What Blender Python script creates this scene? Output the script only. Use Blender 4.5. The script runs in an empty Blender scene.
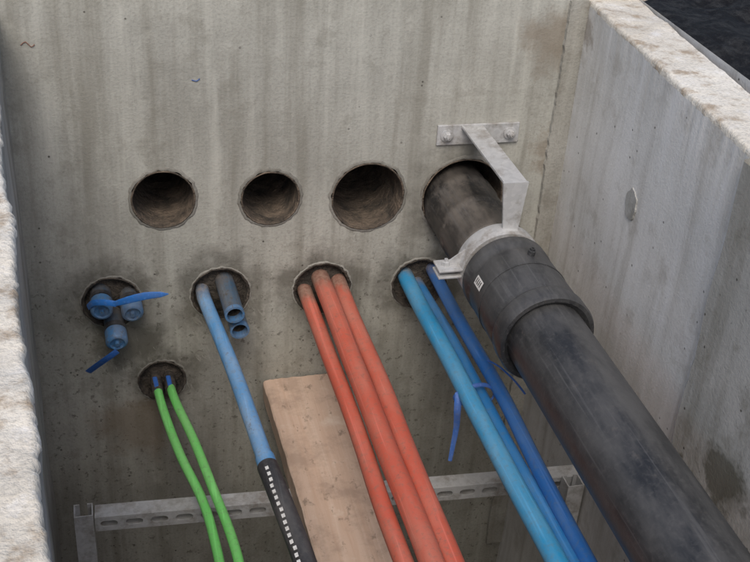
import bpy, math, random
from mathutils import Vector, Matrix, noise
random.seed(4)
S=bpy.context.scene
S.view_settings.view_transform='Standard'; S.view_settings.look='None'; S.view_settings.exposure=0
COL=bpy.context.collection

# ------------------------------------------------------------ materials
def newmat(name):
    m=bpy.data.materials.new(name); m.use_nodes=True
    nt=m.node_tree; b=nt.nodes["Principled BSDF"]
    return m,nt,b
def N(nt,t,**k):
    n=nt.nodes.new(t)
    for a,v in k.items(): setattr(n,a,v)
    return n
def coords(nt,scale=(1,1,1),rot=None):
    tc=N(nt,"ShaderNodeTexCoord"); src=tc.outputs["Object"]
    if rot:
        m0=N(nt,"ShaderNodeMapping"); m0.inputs["Rotation"].default_value=rot
        nt.links.new(src,m0.inputs["Vector"]); src=m0.outputs[0]
    mp=N(nt,"ShaderNodeMapping"); mp.inputs["Scale"].default_value=scale
    nt.links.new(src,mp.inputs["Vector"]); return mp.outputs[0]
def noi(nt,scale,detail=3,rough=.6,vec=None,dist=0):
    n=N(nt,"ShaderNodeTexNoise"); n.inputs["Scale"].default_value=scale
    n.inputs["Detail"].default_value=detail; n.inputs["Roughness"].default_value=rough
    n.inputs["Distortion"].default_value=dist
    if vec is not None: nt.links.new(vec,n.inputs["Vector"])
    return n.outputs["Fac"]
def ramp(nt,fac,a,b,ca=0.,cb=1.):
    n=N(nt,"ShaderNodeMapRange"); n.inputs[1].default_value=a;n.inputs[2].default_value=b
    n.inputs[3].default_value=ca;n.inputs[4].default_value=cb
    nt.links.new(fac,n.inputs[0]); return n.outputs[0]
def mix(nt,fac,A,B,mode='MIX'):
    n=N(nt,"ShaderNodeMix"); n.data_type='RGBA'; n.blend_type=mode
    for s,i in ((fac,0),(A,6),(B,7)):
        if isinstance(s,(int,float)): n.inputs[i].default_value=s
        elif isinstance(s,tuple): n.inputs[i].default_value=(s+(1,))[:4]
        else: nt.links.new(s,n.inputs[i])
    return n.outputs[2]
def math_(nt,op,a,b=0.,clamp=False):
    n=N(nt,"ShaderNodeMath",operation=op); n.use_clamp=clamp
    for s,i in ((a,0),(b,1)):
        if isinstance(s,(int,float)): n.inputs[i].default_value=s
        else: nt.links.new(s,n.inputs[i])
    return n.outputs[0]
def bump(nt,b,h,strength,dist):
    n=N(nt,"ShaderNodeBump"); n.inputs["Strength"].default_value=strength; n.inputs["Distance"].default_value=dist
    nt.links.new(h,n.inputs["Height"]); nt.links.new(n.outputs[0],b.inputs["Normal"])
def axis(nt,i):
    tc=N(nt,"ShaderNodeTexCoord"); s=N(nt,"ShaderNodeSeparateXYZ")
    nt.links.new(tc.outputs["Object"],s.inputs[0]); return s.outputs[i]

def concrete(name,light,dark,stain,streak=.5,rough=1.,lowshade=0.,halos=(),splash=0.,pin=True,fine=.3,blot=.5,medsc=11,spots=(),spotcol=(.17,.125,.08),spotk=.55,bt=.54):
    m,nt,b=newmat(name)
    v=coords(nt)
    big=noi(nt,2.6,4,.65,v)
    med=noi(nt,medsc,5,.68,v)
    fin=noi(nt,150,2,.7,v)
    run=noi(nt,1.,4,.65,coords(nt,(15,15,.9)))
    c=mix(nt,ramp(nt,big,.38,.62),dark,light)
    c=mix(nt,math_(nt,'MULTIPLY',ramp(nt,fin,.45,.7),fine),c,tuple(x*.5 for x in dark))
    c=mix(nt,math_(nt,'MULTIPLY',ramp(nt,run,.5,.66),streak),c,stain)
    c=mix(nt,math_(nt,'MULTIPLY',ramp(nt,run,.47,.34),streak*.8),c,tuple(min(.8,x*1.25) for x in light))
    c=mix(nt,math_(nt,'MULTIPLY',ramp(nt,med,bt,bt+.13),blot),c,stain)
    c=mix(nt,math_(nt,'MULTIPLY',ramp(nt,med,.43,.30),blot*.7),c,tuple(min(.8,x*1.3) for x in light))
    h=fin
    if pin:
        vo=N(nt,"ShaderNodeTexVoronoi"); vo.inputs["Scale"].default_value=30; nt.links.new(v,vo.inputs["Vector"])
        hole=math_(nt,'MAXIMUM',ramp(nt,vo.outputs["Distance"],.04,.10),ramp(nt,big,.54,.50))
        c=mix(nt,hole,(.07,.065,.055),c)
    g=N(nt,"ShaderNodeTexCoord").outputs["Object"]
    def near(pts,amp,k0,k1):
        tot=None
        for hx,hy,hz,hr in pts:
            d=N(nt,"ShaderNodeVectorMath",operation='DISTANCE'); nt.links.new(g,d.inputs[0]); d.inputs[1].default_value=(hx,hy,hz)
            dd=math_(nt,'ADD',d.outputs["Value"],math_(nt,'MULTIPLY',math_(nt,'SUBTRACT',med,.5),amp))
            f=ramp(nt,dd,hr*k0,hr*k1); tot=f if tot is None else math_(nt,'MAXIMUM',tot,f)
        return tot
    if lowshade>0:  # paints the pit's shade into the colour, darker towards the bottom
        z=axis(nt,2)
        c=mix(nt,math_(nt,'MULTIPLY',ramp(nt,z,.05,-.6),lowshade),c,mix(nt,1.,c,(.58,.55,.50),'MULTIPLY'))
    if halos: c=mix(nt,math_(nt,'MULTIPLY',near([(x,0,z,r) for x,z,r in halos],.22,1.8,1.0),.7),c,(.08,.073,.058))
    if splash:
        # pale splashes and scrapes, low on the wall
        s=noi(nt,1.,5,.75,coords(nt,(42,20,13),(0,math.radians(24),0)),1.2)
        sp=noi(nt,55,3,.75,v)
        z=axis(nt,2); x=axis(nt,0)
        band=math_(nt,'MULTIPLY',ramp(nt,z,-.18,-.34),ramp(nt,z,-.80,-.55))
        left=ramp(nt,x,.10,-.30,.35,1.)
        patchy=ramp(nt,med,.57,.46)
        sm=math_(nt,'MULTIPLY',ramp(nt,s,.56,.64),math_(nt,'MULTIPLY',math_(nt,'MULTIPLY',band,left),patchy))
        c=mix(nt,math_(nt,'MULTIPLY',sm,splash),c,(.42,.405,.36))
        dk=math_(nt,'MULTIPLY',math_(nt,'MULTIPLY',ramp(nt,sp,.58,.64),ramp(nt,z,.0,-.25)),.6)
        c=mix(nt,dk,c,(.085,.078,.062))
    if spots: c=mix(nt,math_(nt,'MULTIPLY',near(spots,.25,1.3,.6),spotk),c,spotcol)
    nt.links.new(c,b.inputs["Base Color"]); b.inputs["Roughness"].default_value=.9
    b.inputs["Specular IOR Level"].default_value=.3
    bump(nt,b,h,.35*rough,.003)
    return m
LOW=[(-.604,-.245,.070),(-.350,-.243,.072),(-.101,-.250,.073),(.147,-.258,.073)]
GRN=(-.497,-.484,.060)
M_back=concrete("concrete_grey",(.44,.435,.39),(.315,.31,.275),(.195,.185,.152),streak=.55,lowshade=.45,halos=LOW+[GRN,(.236,-.03,.09),(-.57,-.36,.055)],splash=.6,blot=.42,spots=[(.42,0,.36,.07),(.44,0,.10,.05),(-.56,0,-.62,.09)])
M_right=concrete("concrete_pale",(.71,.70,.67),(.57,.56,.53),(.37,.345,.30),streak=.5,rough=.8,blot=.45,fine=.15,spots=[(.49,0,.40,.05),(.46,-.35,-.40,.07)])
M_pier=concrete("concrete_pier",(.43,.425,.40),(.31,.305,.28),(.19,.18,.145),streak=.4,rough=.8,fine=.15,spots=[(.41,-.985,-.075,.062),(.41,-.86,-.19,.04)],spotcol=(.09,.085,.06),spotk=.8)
M_top=concrete("concrete_top_rough",(.74,.71,.64),(.60,.56,.485),(.31,.235,.16),streak=.0,rough=2.2,pin=False,blot=.8,fine=.4,medsc=16,bt=.51)
M_mortar=concrete("mortar",(.30,.29,.26),(.17,.162,.14),(.10,.09,.07),streak=.1,rough=1.6,pin=False)
M_joint=concrete("joint_mortar_shade",(.37,.36,.325),(.27,.26,.225),(.17,.15,.12),streak=.5,rough=1.2,pin=False)  # darker joint colour paints the shade of a recess on the corner strip
M_floor=concrete("pit_floor",(.13,.115,.095),(.07,.06,.05),(.04,.035,.03),streak=0,pin=False)

def soil(name,a,b_,sc=12):
    m,nt,b=newmat(name); v=coords(nt); n=noi(nt,sc,5,.7,v)
    nt.links.new(mix(nt,ramp(nt,n,.35,.65),a,b_),b.inputs["Base Color"]); b.inputs["Roughness"].default_value=.95
    bump(nt,b,n,1,.02); return m
M_soil=soil("dry_soil",(.30,.25,.19),(.42,.37,.30))
M_mud=soil("duct_mud",(.035,.03,.024),(.17,.13,.095),22)
M_dark=soil("dark_plug",(.025,.022,.018),(.10,.082,.065),30)

def plastic(name,col,dust=(.34,.29,.24),dusty=.3,rough=.45,mud_y=None,mudcol=(.12,.095,.07),topdust=0.,dirtscale=14,spot=.8):
    m,nt,b=newmat(name); v=coords(nt,(1,.3,1))
    n1=noi(nt,dirtscale,5,.72,v); n2=noi(nt,95,2,.7,coords(nt))
    c=mix(nt,math_(nt,'MULTIPLY',ramp(nt,n1,.42,.7),dusty),col,dust)
    c=mix(nt,math_(nt,'MULTIPLY',ramp(nt,n2,.52,.72),dusty*1.1),c,tuple(x*.55 for x in dust))
    sc=noi(nt,1.,2,.5,coords(nt,(170,3.,170)))
    c=mix(nt,math_(nt,'MULTIPLY',ramp(nt,sc,.60,.68),.4),c,tuple(min(1,x*1.3+.07) for x in col))
    # mud spots
    c=mix(nt,math_(nt,'MULTIPLY',ramp(nt,noi(nt,55,3,.75,coords(nt,(1,.7,1))),.63,.70),min(.6,dusty*spot)),c,(.12,.10,.08))
    if topdust>0:
        g=N(nt,"ShaderNodeNewGeometry"); s=N(nt,"ShaderNodeSeparateXYZ"); nt.links.new(g.outputs["Normal"],s.inputs[0])
        t=math_(nt,'MULTIPLY',ramp(nt,s.outputs[2],.2,1.),ramp(nt,n1,.40,.60))
        c=mix(nt,math_(nt,'MULTIPLY',t,topdust),c,dust)
    r=ramp(nt,n1,.3,.7,rough-.08,rough+.22)
    if mud_y is not None:
        y=axis(nt,1)
        f=ramp(nt,math_(nt,'ADD',y,math_(nt,'MULTIPLY',n1,.12)),mud_y+.03,mud_y+.08)
        mc=mix(nt,ramp(nt,n2,.4,.6),mudcol,tuple(x*2. for x in mudcol))
        c=mix(nt,math_(nt,'MULTIPLY',f,.75),c,mc); r=math_(nt,'ADD',r,math_(nt,'MULTIPLY',f,.3),True)
    nt.links.new(c,b.inputs["Base Color"]); nt.links.new(r,b.inputs["Roughness"])
    bump(nt,b,n2,.25,.0015); return m
M_red=plastic("red_plastic",(.50,.10,.06),dust=(.45,.24,.18),dusty=.5,mud_y=-.04)
M_cyan=plastic("cyan_plastic",(.025,.25,.48),dust=(.22,.35,.43),dusty=.45,mud_y=0,rough=.36,spot=.4)
M_cyan2=plastic("mid_blue_plastic",(.025,.17,.41),dust=(.18,.30,.39),dusty=.4,mud_y=0,rough=.38,spot=.5)
M_blue=plastic("blue_plastic",(.02,.12,.37),dust=(.18,.27,.39),dusty=.4,mud_y=0,spot=.5)
M_lblue=plastic("light_blue_plastic",(.09,.27,.52),dust=(.36,.42,.48),dusty=.6,mud_y=-.02)
M_bstub=plastic("dirty_blue_plastic",(.05,.095,.15),dust=(.15,.14,.13),dusty=1.,mud_y=.0,mudcol=(.07,.06,.05))
M_bend=plastic("blue_pipe_end",(.06,.17,.34),dust=(.20,.21,.22),dusty=.75)
M_green=plastic("green_plastic",(.18,.62,.15),dust=(.38,.53,.28),dusty=.35,rough=.4,mud_y=-.02)
M_black=plastic("black_polyethylene",(.022,.023,.025),dust=(.17,.168,.165),dusty=.28,rough=.35,topdust=.24,dirtscale=9)
M_blackmud=plastic("muddy_black_polyethylene",(.022,.021,.020),dust=(.15,.13,.11),dusty=.75,rough=.5,topdust=.4,dirtscale=16)
M_duct=plastic("black_duct_plastic",(.03,.03,.033),dust=(.2,.19,.18),dusty=.4)
M_tie=plastic("blue_tie_plastic",(.03,.18,.56),dusty=.25)
M_tied=plastic("dark_blue_tie_plastic",(.02,.10,.36),dusty=.2)
M_white=plastic("white_marking",(.72,.72,.70),dusty=.45)
M_ink=plastic("black_ink",(.03,.03,.03),dusty=.05)
def galv(name):
    m,nt,b=newmat(name); v=coords(nt)
    vo=N(nt,"ShaderNodeTexVoronoi"); vo.inputs["Scale"].default_value=110; nt.links.new(v,vo.inputs["Vector"])
    c=mix(nt,vo.outputs["Color"],(.46,.465,.465),(.56,.56,.555))
    n=noi(nt,20,5,.72,v)
    c=mix(nt,math_(nt,'MULTIPLY',ramp(nt,n,.48,.66),.75),c,(.24,.21,.175))
    nt.links.new(c,b.inputs["Base Color"]); b.inputs["Metallic"].default_value=.25
    b.inputs["Roughness"].default_value=.5; bump(nt,b,n,.3,.002); return m
M_galv=galv("galvanised_steel")
def wood():
    m,nt,b=newmat("weathered_timber")
    v1=coords(nt); g=noi(nt,1.,5,.65,coords(nt,(60,2.0,60)),.6)
    n=noi(nt,8,5,.72,v1); f=noi(nt,45,3,.7,coords(nt,(1,.6,1)))
    c=mix(nt,ramp(nt,g,.3,.7),(.53,.37,.275),(.63,.48,.38))
    c=mix(nt,math_(nt,'MULTIPLY',ramp(nt,n,.5,.64),.6),c,(.34,.245,.185))
    c=mix(nt,math_(nt,'MULTIPLY',ramp(nt,n,.43,.3),.6),c,(.72,.62,.52))
    c=mix(nt,math_(nt,'MULTIPLY',ramp(nt,f,.60,.70),.65),c,(.20,.15,.11))
    nt.links.new(c,b.inputs["Base Color"]); b.inputs["Roughness"].default_value=.85
    bump(nt,b,g,.5,.003); return m
M_wood=wood()
def membrane():
    m,nt,b=newmat("black_membrane"); v=coords(nt); n=noi(nt,25,5,.75,v)
    nt.links.new(mix(nt,ramp(nt,n,.45,.7),(.006,.006,.007),(.035,.036,.037)),b.inputs["Base Color"]); b.inputs["Roughness"].default_value=.75
    b.inputs["Specular IOR Level"].default_value=.2
    bump(nt,b,n,.8,.015); return m
M_memb=membrane()

# ------------------------------------------------------------ mesh helpers
def mk(name,vs,fs,mat,smooth=False,parent=None):
    me=bpy.data.meshes.new(name); me.from_pydata([tuple(v) for v in vs],[],fs); me.update()
    me.materials.append(mat)
    if smooth:
        for p in me.polygons: p.use_smooth=True
    o=bpy.data.objects.new(name,me); COL.objects.link(o)
    if parent: o.parent=parent
    return o
def empty(name):
    o=bpy.data.objects.new(name,None); o.empty_display_size=.05; COL.objects.link(o); return o
def box(name,x0,x1,y0,y1,z0,z1,mat,parent=None,bev=.0,M=None):
    vs=[Vector((x,y,z)) for x in(x0,x1) for y in(y0,y1) for z in(z0,z1)]
    if M: vs=[M@v for v in vs]
    fs=[(0,1,3,2),(4,6,7,5),(0,4,5,1),(2,3,7,6),(0,2,6,4),(1,5,7,3)]
    o=mk(name,vs,fs,mat,False,parent)
    if bev:
        b=o.modifiers.new("bevel",'BEVEL'); b.width=bev; b.segments=2
    return o
def lathe(name,cx,cz,prof,mat,parent=None,seg=48,smooth=True,a0=0,a1=2*math.pi,dirv=(0,-1,0),org=None,jit=0,jf=3):
    d=Vector(dirv).normalized(); o_=Vector(org) if org else Vector((cx,0,cz))
    u=d.cross(Vector((0,0,1)));
    if u.length<1e-3: u=Vector((1,0,0))
    u.normalize(); w=u.cross(d)
    full=abs(a1-a0-2*math.pi)<1e-6; n=seg if full else seg+1
    vs=[];fs=[]
    for k,(s,r) in enumerate(prof):
        for i in range(n):
            a=a0+(a1-a0)*i/seg
            rr=r+(noise.noise(Vector((math.cos(a)*jf+cx*9,math.sin(a)*jf,s*40)))*jit if r>0 else 0)
            vs.append(o_+d*s+u*rr*math.cos(a)+w*rr*math.sin(a))
    for k in range(len(prof)-1):
        for i in range(seg):
            j=(i+1)%n
            fs.append((k*n+i,k*n+j,(k+1)*n+j,(k+1)*n+i))
    ob=mk(name,vs,fs,mat,smooth,parent)
    if smooth:
        e=ob.modifiers.new("split",'EDGE_SPLIT'); e.split_angle=math.radians(40)
    return ob
def catmull(P,step=.012):
    P=[Vector(p) for p in P]; Q=[P[0]*2-P[1]]+P+[P[-1]*2-P[-2]]; out=[]
    for i in range(1,len(Q)-2):
        n=max(2,int((Q[i+1]-Q[i]).length/step))
        for k in range(n):
            t=k/n; a,b,c,d=Q[i-1:i+3]
            out.append(.5*((2*b)+(c-a)*t+(2*a-5*b+4*c-d)*t*t+(3*b-a-3*c+d)*t**3))
    out.append(P[-1]); return out
def tube(name,P,r,mat,parent=None,seg=20,step=.015,wob=.0,cap=True,flat=1.,smoothpath=True,rf=None):
    pts=catmull(P,step) if smoothpath else [Vector(p) for p in P]
    sd=random.random()*50
    if wob:
        pts=[p+Vector((noise.noise(Vector((p.y*3+sd,1,0))),0,noise.noise(Vector((p.y*3+sd,7,0)))))*wob for p in pts]
    vs=[];fs=[]
    nrm=None
    for i,p in enumerate(pts):
        t=(pts[min(i+1,len(pts)-1)]-pts[max(i-1,0)]).normalized()
        if nrm is None:
            nrm=t.cross(Vector((0,0,1)))
            if nrm.length<.01: nrm=Vector((1,0,0))
        nrm=(nrm-t*nrm.dot(t)).normalized(); b=t.cross(nrm)
        R=r*(rf(i/(len(pts)-1)) if rf else 1)
        for k in range(seg):
            a=2*math.pi*k/seg
            vs.append(p+nrm*R*math.cos(a)+b*R*flat*math.sin(a))
    n=len(pts)
    for i in range(n-1):
        for k in range(seg):
            fs.append((i*seg+k,i*seg+(k+1)%seg,(i+1)*seg+(k+1)%seg,(i+1)*seg+k))
    if cap:
        fs.append(tuple(range(seg))[::-1]); fs.append(tuple(range((n-1)*seg,n*seg)))
    o=mk(name,vs,fs,mat,True,parent)
    e=o.modifiers.new("split",'EDGE_SPLIT'); e.split_angle=math.radians(50)
    return o
def cylmesh(lst,y0,y1,seg=64):
    vs=[];fs=[]
    for cx,cz,r in lst:
        b=len(vs)
        for y in(y0,y1):
            for i in range(seg):
                a=2*math.pi*i/seg; vs.append(Vector((cx+r*math.cos(a),y,cz+r*math.sin(a))))
        fs.append(tuple(b+i for i in range(seg))); fs.append(tuple(b+seg+i for i in range(seg))[::-1])
        for i in range(seg):
            j=(i+1)%seg; fs.append((b+i,b+seg+i,b+seg+j,b+j))
    return vs,fs
def cut(o,cvs,cfs):
    c=mk("cutter",cvs,cfs,M_back)
    import bmesh
    for q in (o,c):
        bm=bmesh.new(); bm.from_mesh(q.data); bmesh.ops.recalc_face_normals(bm,faces=bm.faces); bm.to_mesh(q.data); bm.free()
    m=o.modifiers.new("b",'BOOLEAN'); m.object=c; m.operation='DIFFERENCE'; m.solver='EXACT'
    dg=bpy.context.evaluated_depsgraph_get(); me=bpy.data.meshes.new_from_object(o.evaluated_get(dg))
    o.modifiers.clear(); o.data=me
    bpy.data.objects.remove(c,do_unlink=True)

# ------------------------------------------------------------ setting
ZT=.461; ZF=-1.75
G=.37; B=150
inn=[(-1.08,-3.3),(.60,-3.3),(.60,.2),(-1.08,.2)]; outr=[(-B,-B),(B,-B),(B,B),(-B,B)]
mk("ground",[(x,y,G) for x,y in inn]+[(x,y,G) for x,y in outr],[(0,4,5,1),(1,5,6,2),(2,6,7,3),(3,7,4,0)],M_soil)
vs=[];fs=[];nx,ny=60,130
for j in range(ny+1):
    for i in range(nx+1):
        x=.56+1.5*i/nx; y=-2.6+2.77*j/ny
        z=G+.035+.03*noise.noise(Vector((x*5,y*3,0)))+.025*abs(noise.noise(Vector((x*11,y*9,4))))+.008*noise.noise(Vector((x*30,y*30,4)))
        if i==0: z=G-.1
        vs.append((x,y+.03*noise.noise(Vector((x*4,0,2))),z))
for j in range(ny):
    for i in range(nx):
        a=j*(nx+1)+i; fs.append((a,a+1,a+nx+2,a+nx+1))
mk("black_plastic_sheet",vs,fs,M_memb,True)

TOP=[(-.475,.018,.074),(-.232,.006,.071),(0,-.004,.090)]
BIG=(.236,-.020,.104)
ALL=TOP+[BIG]+LOW+[GRN]
wall=box("concrete_back_wall",-1.08,.60,0,.2,ZF,.495,M_back)
cut(wall,*cylmesh(ALL,-.05,.3))

def jn(y): return noise.noise(Vector((y*5,3,1)))+.35*noise.noise(Vector((y*22,5,1)))+.3*noise.noise(Vector((y*70,5,1)))+.2*noise.noise(Vector((y*160,5,1)))
def side_wall(name,path,thick,side,mat_face,mat_top,jag,ztop=ZT,dz=.006):
    pts=[]
    for (x0,y0),(x1,y1) in zip(path[:-1],path[1:]):
        st=.006 if y0>-1.7 else .05
        n=max(1,int(abs(y1-y0)/st))
        for k in range(n): pts.append((x0+(x1-x0)*k/n,y0+(y1-y0)*k/n))
    pts.append(path[-1])
    cols=30; par=empty(name)
    vs=[];fs=[]
    depth=[0,.002,.005,.010]+[.010+(thick-.010)*(k/(cols-3))for k in range(1,cols-2)]
    for (x,y) in pts:
        j=jag*jn(y); jz=(abs(noise.noise(Vector((y*25,8,1))))+.5*abs(noise.noise(Vector((y*80,8,1)))))*jag
        row=[(x+side*j,y,ztop-.012-jz*1.2)]
        for k,d in enumerate(depth):
            z=ztop+dz*(noise.noise(Vector((d*14+x,y*14,3)))+.35*noise.noise(Vector((d*50+x,y*50,3)))+.15*noise.noise(Vector((d*130+x,y*130,3))))
            if k==0: z-=.005+jz
            if k==1: z-=.002+jz*.5
            row.append((x+side*(d+j*max(0,1-d*8)),y,z))
        vs+=row
    w=len(depth)+1
    for i in range(len(pts)-1):
        for k in range(w-1):
            a=i*w+k; fs.append((a,a+1,a+w+1,a+w))
    mk("coping_top",vs,fs,mat_top,True,par)
    vs=[];fs=[];rows=60
    for (x,y) in pts:
        j=jag*jn(y); jz=(abs(noise.noise(Vector((y*25,8,1))))+.5*abs(noise.noise(Vector((y*80,8,1)))))*jag
        for r in range(rows+1):
            z=(ztop-.011-jz*1.2)+(ZF-ztop)*(r/rows)**1.2
            f=max(0,1-r/5)
            vs.append((x+side*(j*f)+.004*noise.noise(Vector((y*4,z*4,side)))*(1-f),y,z))
    n=len(vs)//(rows+1)
    for i in range(n-1):
        for r in range(rows):
            a=i*(rows+1)+r; fs.append((a,a+1,a+rows+2,a+rows+1))
    mk("inner_face",vs,fs,mat_face,True,par)
    vs=[(pts[0][0]+side*thick,pts[0][1],ztop+.004),(pts[-1][0]+side*thick,pts[-1][1],ztop+.004),(pts[-1][0]+side*thick,pts[-1][1],G-.3),(pts[0][0]+side*thick,pts[0][1],G-.3)]
    mk("outer_face",vs,[(0,1,2,3)],mat_face,False,par)
    return par
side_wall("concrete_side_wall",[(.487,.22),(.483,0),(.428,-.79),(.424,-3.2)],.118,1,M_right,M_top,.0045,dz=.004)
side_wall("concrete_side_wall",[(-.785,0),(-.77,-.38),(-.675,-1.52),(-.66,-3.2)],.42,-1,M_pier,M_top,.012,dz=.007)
box("concrete_front_wall",-1.08,.60,-3.3,-3.1,ZF,.455,M_pier)
mk("pit_floor",[(-1.1,-3.3,ZF+.01),(.62,-3.3,ZF+.01),(.62,.1,ZF+.01),(-1.1,.1,ZF+.01)],[(0,1,2,3)],M_floor)

def rough_strip(name,x0,x1,y,z0,z1,proud,mat,amp):
    vs=[];fs=[];n=260
    for i in range(n+1):
        z=z0+(z1-z0)*i/n
        l=amp*noise.noise(Vector((z*5,1,2)))+amp*.5*noise.noise(Vector((z*60,1,2)))
        r=amp*noise.noise(Vector((z*9,5,2)))
        for k,(x,p) in enumerate([(x0+l,0.002),(x0+l+.002,-proud),((x0+x1)/2,-proud),(x1-.002+r,-proud),(x1+r,.002)]): vs.append((x,y+p,z))
    for i in range(n):
        for k in range(4):
            a=i*5+k; fs.append((a,a+1,a+6,a+5))
    return mk(name,vs,fs,mat,False)
rough_strip("corner_mortar_joint",.436,.486,0,-1.2,.46,.009,M_joint,.006)
vs=[];fs=[];n=90
for i in range(n+1):
    z=ZF+(ZT-.012-ZF)*i/n
    e=.006*noise.noise(Vector((z*8,0,9)))+.003*noise.noise(Vector((z*40,0,9)))
    vs+=[(.4285,-.80+e,z),(.416,-.803+e,z),(.411,-.81+e,z),(.410,-1.5,z),(.408,-3.1,z)]
for i in range(n):
    for k in range(4):
        a=i*5+k; fs.append((a,a+1,a+6,a+5))
mk("concrete_pier",vs,fs,M_pier,False)
def wx(y): return .483+.0696*y
vs=[];fs=[];seg=40;cy,cz=-.41,.16
vs.append((wx(cy)-.0022,cy,cz))
for rr,p in((.026,.0022),(.029,-.004)):
    for i in range(seg):
        a=2*math.pi*i/seg; q=rr*(1+.25*noise.noise(Vector((math.cos(a)*2,math.sin(a)*2,3))))
        y=cy+q*math.cos(a); vs.append((wx(y)-p,y,cz+1.25*q*math.sin(a)))
for i in range(seg):
    j=(i+1)%seg; fs+=[(0,1+i,1+j),(1+i,1+seg+i,1+seg+j,1+j)]
mk("mortar_patch",vs,fs,M_pier,False)

# ------------------------------------------------------------ duct openings
def collar(cx,cz,R,par,w=.006,h=.0022):
    lathe("mortar_collar",cx,cz,[(-.001,R+w),(h*.7,R+w*.6),(h,R+.001),(h,R-.002),(-.004,R-.003)],M_mortar,par,seg=110,jit=.004,jf=6)
for (cx,cz,R) in TOP+[BIG]:
    p=empty("duct_opening"); 
    collar(cx,cz,R,p)
    lathe("sleeve",cx,cz,[(.003,R-.002),(.0045,R-.004),(.003,R-.006),(-.42,R-.007),(-.421,0.001)],M_mud,p,seg=56,jit=.001)
for (cx,cz,R) in LOW+[GRN]:
    p=empty("duct_opening")
    collar(cx,cz,R,p,.003,.002)
    lathe("plug",cx,cz,[(.002,R-.001),(.004,R-.003),(.001,R-.007),(-.02,R-.009),(-.014,R*.5),(-.012,.001)],M_dark,p,seg=64,jit=.003,jf=5)

# ------------------------------------------------------------ big black pipe
px,pz=.226,-.034
bp=empty("black_water_pipe")
lathe("pipe",px,pz,[(-.35,.0805),(0,.0805),(1.,.0805),(3.09,.0805)],M_black,bp,seg=72)
lathe("muddy_sleeve",px,pz,[(-.15,.081),(-.15,.0845),(.02,.0855),(.024,.0885),(.045,.0885),(.05,.0855),(.13,.0855),(.134,.088),(.150,.088),(.154,.0850),(.24,.0855),(.245,.088),(.265,.088),(.27,.0815)],M_blackmud,bp,seg=72,jit=.002)
lathe("electrofusion_coupler",px,pz,[(.340,.081),(.340,.094),(.346,.098),(.372,.098),(.378,.0945),(.392,.0945),(.396,.0965),(.530,.0975),(.535,.095),(.545,.095),(.549,.0995),(.555,.101),(.588,.101),(.594,.098),(.594,.090),(.586,.081)],M_black,bp,seg=80)
lathe("coupler_seam",px,pz,[(.452,.0965),(.452,.0985),(.458,.0985),(.458,.0965)],M_black,bp,seg=80)
for s,ang in((.42,80),):
    a=math.radians(ang); rr=.094
    lathe("coupler_terminal",0,0,[(0,.008),(.012,.008),(.013,.006),(.018,.006),(.018,.003),(.012,.003)],M_black,bp,seg=16,dirv=(math.cos(a),0,math.sin(a)),org=(px+rr*math.cos(a),-s,pz+rr*math.sin(a)))
def patch(name,s0,s1,a0,a1,r,mat,par):
    vs=[];fs=[];n=8
    for i in range(n+1):
        a=math.radians(a0+(a1-a0)*i/n)
        for s in(s0,s1): vs.append((px+r*math.cos(a),-s,pz+r*math.sin(a)))
    for i in range(n): fs.append((2*i,2*i+1,2*i+3,2*i+2))
    return mk(name,vs,fs,mat,True,par)
patch("label",.405,.440,152,164,.0985,M_white,bp)
for k in range(4): patch("label_bar",.410+k*.007,.410+k*.007+.003,154,161,.0991,M_ink,bp)

br=empty("pipe_bracket")
box("wall_plate",.155,.356,-.007,0.0,.122,.172,M_galv,br,.0015)
for x in(.178,.333):
    lathe("bolt_washer",0,0,[(0,.0155),(.0025,.0155),(.003,.014),(.003,0.001)],M_galv,br,seg=24,org=(x,-.0075,.147))
    lathe("bolt_head",0,0,[(0,.0095),(.008,.0095),(.009,.008),(.009,.001)],M_galv,br,seg=6,smooth=False,org=(x,-.0105,.147))
    lathe("bolt_thread",0,0,[(0,.005),(.016,.005),(.017,.001)],M_galv,br,seg=12,org=(x,-.0105,.147))
box("arm",.212,.264,-.300,-.0075,.164,.170,M_galv,br,.001)
box("arm_web",.258,.2635,-.300,-.0075,.128,.1635,M_galv,br,.001)
vs=[(.209,-.300,.170),(.266,-.300,.170),(.256,-.300,.055),(.222,-.300,.055)]
vs=[(x,y-.0005,z) for x,y,z in vs]+[(x,y-.0065,z) for x,y,z in vs]
mk("drop_plate",vs,[(0,1,2,3),(7,6,5,4),(0,4,5,1),(1,5,6,2),(2,6,7,3),(3,7,4,0)],M_galv,False,br)
lathe("clamp_band",px,pz,[(.278,.0825),(.278,.0925),(.284,.0945),(.320,.0945),(.326,.0925),(.326,.0825)],M_galv,br,seg=60)
for dz in(-.010,.006):
    box("clamp_ear",px-.145,px-.090,-.326,-.278,pz+dz,pz+dz+.0055,M_galv,br,.0015)
lathe("clamp_bolt",0,0,[(0,.001),(0,.009),(.009,.009),(.010,.004),(.016,.004),(.016,.001)],M_galv,br,seg=6,smooth=False,dirv=(0,0.001,1),org=(px-.124,-.302,pz+.0115))
vs=[(px-.13,-.304,pz+.0118),(px-.085,-.304,pz+.0118),(px-.082,-.304,pz+.048)]; vs+=[(x,y+.005,z) for x,y,z in vs]
mk("clamp_rib",vs,[(0,1,2),(5,4,3),(0,3,4,1),(1,4,5,2),(2,5,3,0)],M_galv,False,br)

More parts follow.
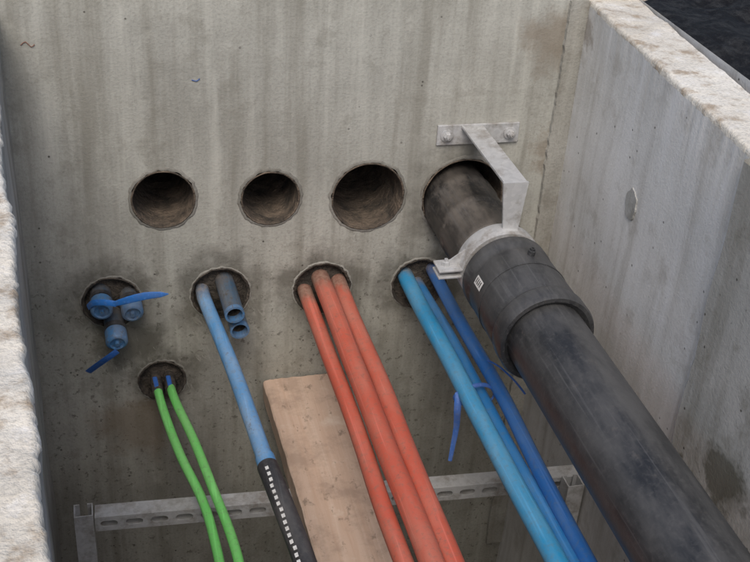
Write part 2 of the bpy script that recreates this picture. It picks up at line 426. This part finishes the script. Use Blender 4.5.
# ------------------------------------------------------------ service pipes
def pipe(nm,P,r,mat,wob=.005): 
    return tube(nm,P,r,mat,None,seg=28,wob=wob)
pipe("red_conduit_pipe",[(-.142,.13,-.262),(-.142,0,-.262),(-.136,-.5,-.262),(-.135,-1,-.260),(-.130,-2,-.26),(-.125,-3.09,-.26)],.0180,M_red)
pipe("red_conduit_pipe",[(-.104,.13,-.226),(-.104,0,-.226),(-.101,-.5,-.230),(-.098,-1,-.232),(-.095,-2,-.235),(-.09,-3.09,-.235)],.0225,M_red)
pipe("red_conduit_pipe",[(-.058,.13,-.243),(-.058,0,-.243),(-.057,-.5,-.245),(-.055,-1,-.245),(-.050,-2,-.24),(-.045,-3.09,-.24)],.0205,M_red)
pipe("blue_water_pipe",[(.112,.13,-.236),(.112,0,-.236),(.117,-.5,-.238),(.126,-1,-.240),(.13,-2,-.24),(.13,-3.09,-.24)],.0200,M_cyan)
pipe("blue_water_pipe",[(.146,.13,-.262),(.146,0,-.262),(.155,-.3,-.262),(.1585,-1,-.254),(.16,-2,-.25),(.16,-3.09,-.25)],.0160,M_cyan2)
pipe("blue_water_pipe",[(.181,.13,-.226),(.181,0,-.226),(.186,-.45,-.233),(.182,-1,-.240),(.19,-2,-.24),(.195,-3.09,-.24)],.0155,M_blue)
t=empty("cable_tie")
ring=[]
for i in range(25):
    a=2*math.pi*i/24; ring.append((.137+.045*math.cos(a),-.475+.004*math.sin(a*2),-.25+.0275*math.sin(a)))
tube("loop",ring,.0045,M_tied,t,seg=8,flat=.5,cap=False,smoothpath=False)
tube("tail",[(.100,-.478,-.235),(.094,-.495,-.265),(.099,-.49,-.32),(.094,-.495,-.37),(.090,-.50,-.405)],.0085,M_tied,t,seg=8,flat=.2,rf=lambda t:1-.5*t)
t=empty("cable_tie")
tube("tail",[(.188,-.40,-.215),(.205,-.43,-.213),(.228,-.47,-.225),(.243,-.50,-.24)],.003,M_tied,t,seg=6,flat=.5)
sp=empty("blue_service_pipe")
tube("pipe",[(-.392,.13,-.236),(-.392,0,-.238),(-.388,-.06,-.238),(-.360,-.33,-.238),(-.336,-.65,-.24)],.0165,M_lblue,sp,seg=28)
tube("coupling",[(-.3385,-.612,-.239),(-.3355,-.655,-.24)],.0190,M_lblue,sp,seg=28,smoothpath=False)
tube("black_duct",[(-.337,-.635,-.241),(-.325,-.75,-.242),(-.309,-.93,-.244),(-.29,-1.3,-.246),(-.25,-3.09,-.25)],.0205,M_duct,sp,seg=28)
y=-.66
while y>-1.3:
    f=(y+.635)/(-.665); x=-.337+.047*f
    a=math.radians(112+random.uniform(-4,4))
    box("duct_marking",-.0032,.0032,-.0045,.0045,0,.0010,M_white,sp,M=Matrix.Translation((x+.0204*math.cos(a),y,-.2425+.0204*math.sin(a)))@Matrix.Rotation(math.radians(4),4,'Z')@Matrix.Rotation(-(a-math.pi/2),4,'Y'))
    y-=.0165
for x,z,l,r,dx in((-.338,-.218,.125,.0225,.012),(-.322,-.274,.11,.0225,.008)):
    s=empty("blue_pipe_stub"); d=(dx*4,-1,-.06)
    lathe("shell",0,0,[(-.13,r),(l,r),(l+.001,r-.001)],M_bstub,s,seg=32,dirv=d,org=(x,0,z),jit=.001)
    lathe("cut_end",0,0,[(l-.010,r+.0005),(l+.001,r+.0005),(l+.001,r-.0045),(l-.05,r-.0045)],M_bend,s,seg=32,dirv=d,org=(x,0,z))
    lathe("bore",0,0,[(l-.02,r-.0048),(l-.08,r-.0048),(l-.08,.001)],M_dark,s,seg=32,dirv=d,org=(x,0,z))
for x,z,l,dx,dz in((-.628,-.226,.055,.0,.05),(-.562,-.240,.050,.05,.0),(-.603,-.292,.075,.05,-.1)):
    s=empty("capped_pipe_stub"); r=.0235; d=(dx,-1,dz-.1)
    lathe("shell",0,0,[(-.12,r),(l,r),(l+.001,r-.001)],M_bstub,s,seg=32,dirv=d,org=(x,0,z),jit=.001)
    lathe("clamp_ring",0,0,[(l-.045,r),(l-.045,r+.003),(l-.033,r+.003),(l-.033,r)],M_duct,s,seg=32,dirv=d,org=(x,0,z))
    lathe("cap",0,0,[(l-.03,r+.0002),(l-.03,r+.002),(l+.002,r+.002),(l+.007,r-.002),(l+.008,r-.006),(l+.003,r-.008),(l+.003,.006),(l+.012,.005),(l+.012,.0005)],M_bend,s,seg=32,dirv=d,org=(x,0,z))
t=empty("cable_tie")
tube("strap",[(-.600,-.095,-.190),(-.570,-.105,-.176),(-.53,-.11,-.165),(-.480,-.12,-.158)],.0016,M_tie,t,seg=12,flat=6,rf=lambda t:.65+.35*math.sin(math.pi*min(1,t*1.05)) if t<.9 else .65*(1.03-t)/.13)
tube("strap_band",[(-.658,-.045,-.225),(-.645,-.07,-.198),(-.62,-.088,-.188),(-.595,-.095,-.190)],.0018,M_tie,t,seg=10,flat=4)
t=empty("cable_tie")
tube("strap",[(-.600,-.10,-.315),(-.622,-.10,-.332),(-.648,-.08,-.365),(-.670,-.06,-.396)],.0018,M_tied,t,seg=10,flat=4.5)
tube("green_conduit",[(-.512,.1,-.475),(-.512,-.03,-.475),(-.503,-.15,-.470),(-.480,-.30,-.474),(-.446,-.44,-.488),(-.434,-.56,-.490),(-.430,-.72,-.492),(-.43,-1.1,-.5),(-.4,-3.09,-.5)],.0105,M_green,None,seg=18)
tube("green_conduit",[(-.480,.1,-.475),(-.480,-.03,-.474),(-.474,-.12,-.462),(-.446,-.28,-.456),(-.421,-.44,-.464),(-.400,-.58,-.472),(-.392,-.72,-.478),(-.385,-1.1,-.49),(-.36,-3.09,-.5)],.0105,M_green,None,seg=18)
for x in(-.512,-.480):
    t=empty("tube_plug")
    tube("body",[(x,.03,-.475),(x,-.060,-.475)],.0135,M_dark,t,seg=18,smoothpath=False)
    tube("blue_band",[(x-.004,-.025,-.455),(x-.002,-.045,-.461),(x,-.068,-.470),(x+.002,-.075,-.485)],.0055,M_tied,t,seg=8,flat=.4)

# ------------------------------------------------------------ strut rail
def strut_rail(nm,p0,p1,ztop,first=.03):
    e=empty(nm); v=Vector((p1[0]-p0[0],p1[1]-p0[1],0)); L=v.length
    M=Matrix.Translation((p0[0],p0[1],ztop))@Matrix.Rotation(math.atan2(v.y,v.x),4,'Z')
    W=.041;T=.0025
    f=box("slotted_web",0,L,-W/2,-W/2+T,-W,0,M_galv,e)
    vs=[];fs=[];x=first
    while x<L-.03:
        b=len(vs);n=8;hl,hr=.0105,.0085
        for yy in(-W/2-.01,-W/2+.012):
            for i in range(n+1):
                a=-math.pi/2+math.pi*i/n; vs.append(Vector((x+hl+hr*math.cos(a),yy,-W/2+hr*math.sin(a))))
            for i in range(n+1):
                a=math.pi/2+math.pi*i/n; vs.append(Vector((x-hl+hr*math.cos(a),yy,-W/2+hr*math.sin(a))))
        m=2*(n+1); fs.append(tuple(b+i for i in range(m))); fs.append(tuple(b+m+i for i in range(m))[::-1])
        for i in range(m): fs.append((b+i,b+m+i,b+m+(i+1)%m,b+(i+1)%m))
        x+=.055
    cut(f,vs,fs)
    box("top_flange",0,L,-W/2+T,W/2,-T,0,M_galv,e); box("bottom_flange",0,L,-W/2+T,W/2,-W,-W+T,M_galv,e)
    box("upper_lip",0,L,W/2-T,W/2,-.010,-T,M_galv,e); box("lower_lip",0,L,W/2-T,W/2,-W+T,-.031,M_galv,e)
    for c in e.children: c.data.transform(M)
    return e
strut_rail("slotted_steel_rail",(-.675,-.352),(.455,-.408),-.566)
strut_rail("slotted_steel_rail",(-.66,-1.52),(.42,-1.52),-.566)
def post(nm,x,y,ztop):
    e=empty(nm);w=.0205;T=.003
    box("face_left",x-w,x-w+T,y-w,y+w,ZF,ztop,M_galv,e); box("face_right",x+w-T,x+w,y-w,y+w,ZF,ztop,M_galv,e)
    box("face_front",x-w+T,x+w-T,y-w,y-w+T,ZF,ztop,M_galv,e); box("lip",x-w+T,x-w+.012,y+w-T,y+w,ZF,ztop,M_galv,e)
    box("lip",x+w-.012,x+w-T,y+w-T,y+w,ZF,ztop,M_galv,e)
post("steel_post",-.699,-.356,-.555)
post("steel_post",.425,-.455,-.552)
post("steel_post",-.63,-1.565,-.56); post("steel_post",.38,-1.565,-.56)

# ------------------------------------------------------------ timber plank
L=1.62;Wd=.175;Th=.056
vs=[];fs=[];nl=270;ring=[(-Wd/2,-Th),(-Wd/2,-.030),(-Wd/2,-.004),(-Wd/2+.004,0)]+[(-Wd/2+.004+(Wd-.008)*k/24,0) for k in range(1,24)]+[(Wd/2-.004,0),(Wd/2,-.004),(Wd/2,-Th)]
R_=Matrix.Translation((-.159,-.010,-.506))@Matrix.Rotation(math.radians(1.4),4,'Z')
for i in range(nl+1):
    y=-L*i/nl
    for (x,z) in ring:
        q=Vector((x,y,z)); c=abs(x)>Wd/2-.006
        q+=Vector((noise.noise(Vector((y*18,z*20,x*3)))*.0022,(noise.noise(Vector((x*40,z*30,1)))*.005+noise.noise(Vector((x*120,z*60,1)))*.003) if i==0 else 0,noise.noise(Vector((x*14,y*9,5)))*.002+noise.noise(Vector((x*60,y*25,5)))*.001-(abs(noise.noise(Vector((y*30,x,8))))*.006+abs(noise.noise(Vector((y*90,x,8))))*.003 if c and z>-.01 else 0)))
        vs.append(R_@q)
m=len(ring)
for i in range(nl):
    for k in range(m): fs.append((i*m+k,i*m+(k+1)%m,(i+1)*m+(k+1)%m,(i+1)*m+k))
fs.append(tuple(range(m))); fs.append(tuple(range(nl*m,nl*m+m))[::-1])
o=mk("timber_plank",vs,fs,M_wood,True); e=o.modifiers.new("s",'EDGE_SPLIT'); e.split_angle=math.radians(35)

for nm,P,mt in(("crayon_mark",[(-.745,-.0015,.385),(-.735,-.0015,.392),(-.725,-.0015,.381),(-.718,-.0015,.386)],M_red),("crayon_mark",[(-.405,-.0015,.30),(-.395,-.0015,.297),(-.388,-.0015,.302)],M_tied)):
    tube(nm,P,.0010,mt,None,seg=6)

# ------------------------------------------------------------ light
SD=Vector((-.22,-.66,.92)).normalized()
el=math.asin(SD.z); az=math.atan2(SD.x,SD.y)
w=bpy.data.worlds.new("World"); S.world=w; w.use_nodes=True
nt=w.node_tree; bg=nt.nodes["Background"]; sky=nt.nodes.new("ShaderNodeTexSky"); sky.sky_type='NISHITA'
sky.sun_disc=False; sky.sun_elevation=el; sky.sun_rotation=az; sky.air_density=1.; sky.dust_density=4.; sky.ozone_density=1.
nt.links.new(sky.outputs[0],bg.inputs[0]); bg.inputs[1].default_value=.15
sl=bpy.data.lights.new("sun",'SUN'); sl.energy=1.5; sl.angle=math.radians(30); sl.color=(1,.97,.92)
so=bpy.data.objects.new("sun",sl); COL.objects.link(so); so.rotation_euler=SD.to_track_quat('Z','Y').to_euler()

# ------------------------------------------------------------ camera
a=math.radians(15.9);p=math.radians(31.4)
F=Vector((math.sin(a)*math.cos(p),math.cos(a)*math.cos(p),-math.sin(p)))
R0=Vector((math.cos(a),-math.sin(a),0));U0=R0.cross(F)
Ir=(.9974*R0+.0718*U0).normalized(); Iu=(-F).cross(Ir)
cd=bpy.data.cameras.new("camera"); cam=bpy.data.objects.new("camera",cd); COL.objects.link(cam)
Mx=Matrix((Ir,Iu,-F)).transposed().to_4x4(); Mx.translation=Vector((-.607,-2.244,1.183)); cam.matrix_world=Mx
cd.sensor_width=36; cd.lens=1103/750*36; cd.clip_start=.02; cd.clip_end=600
S.camera=cam
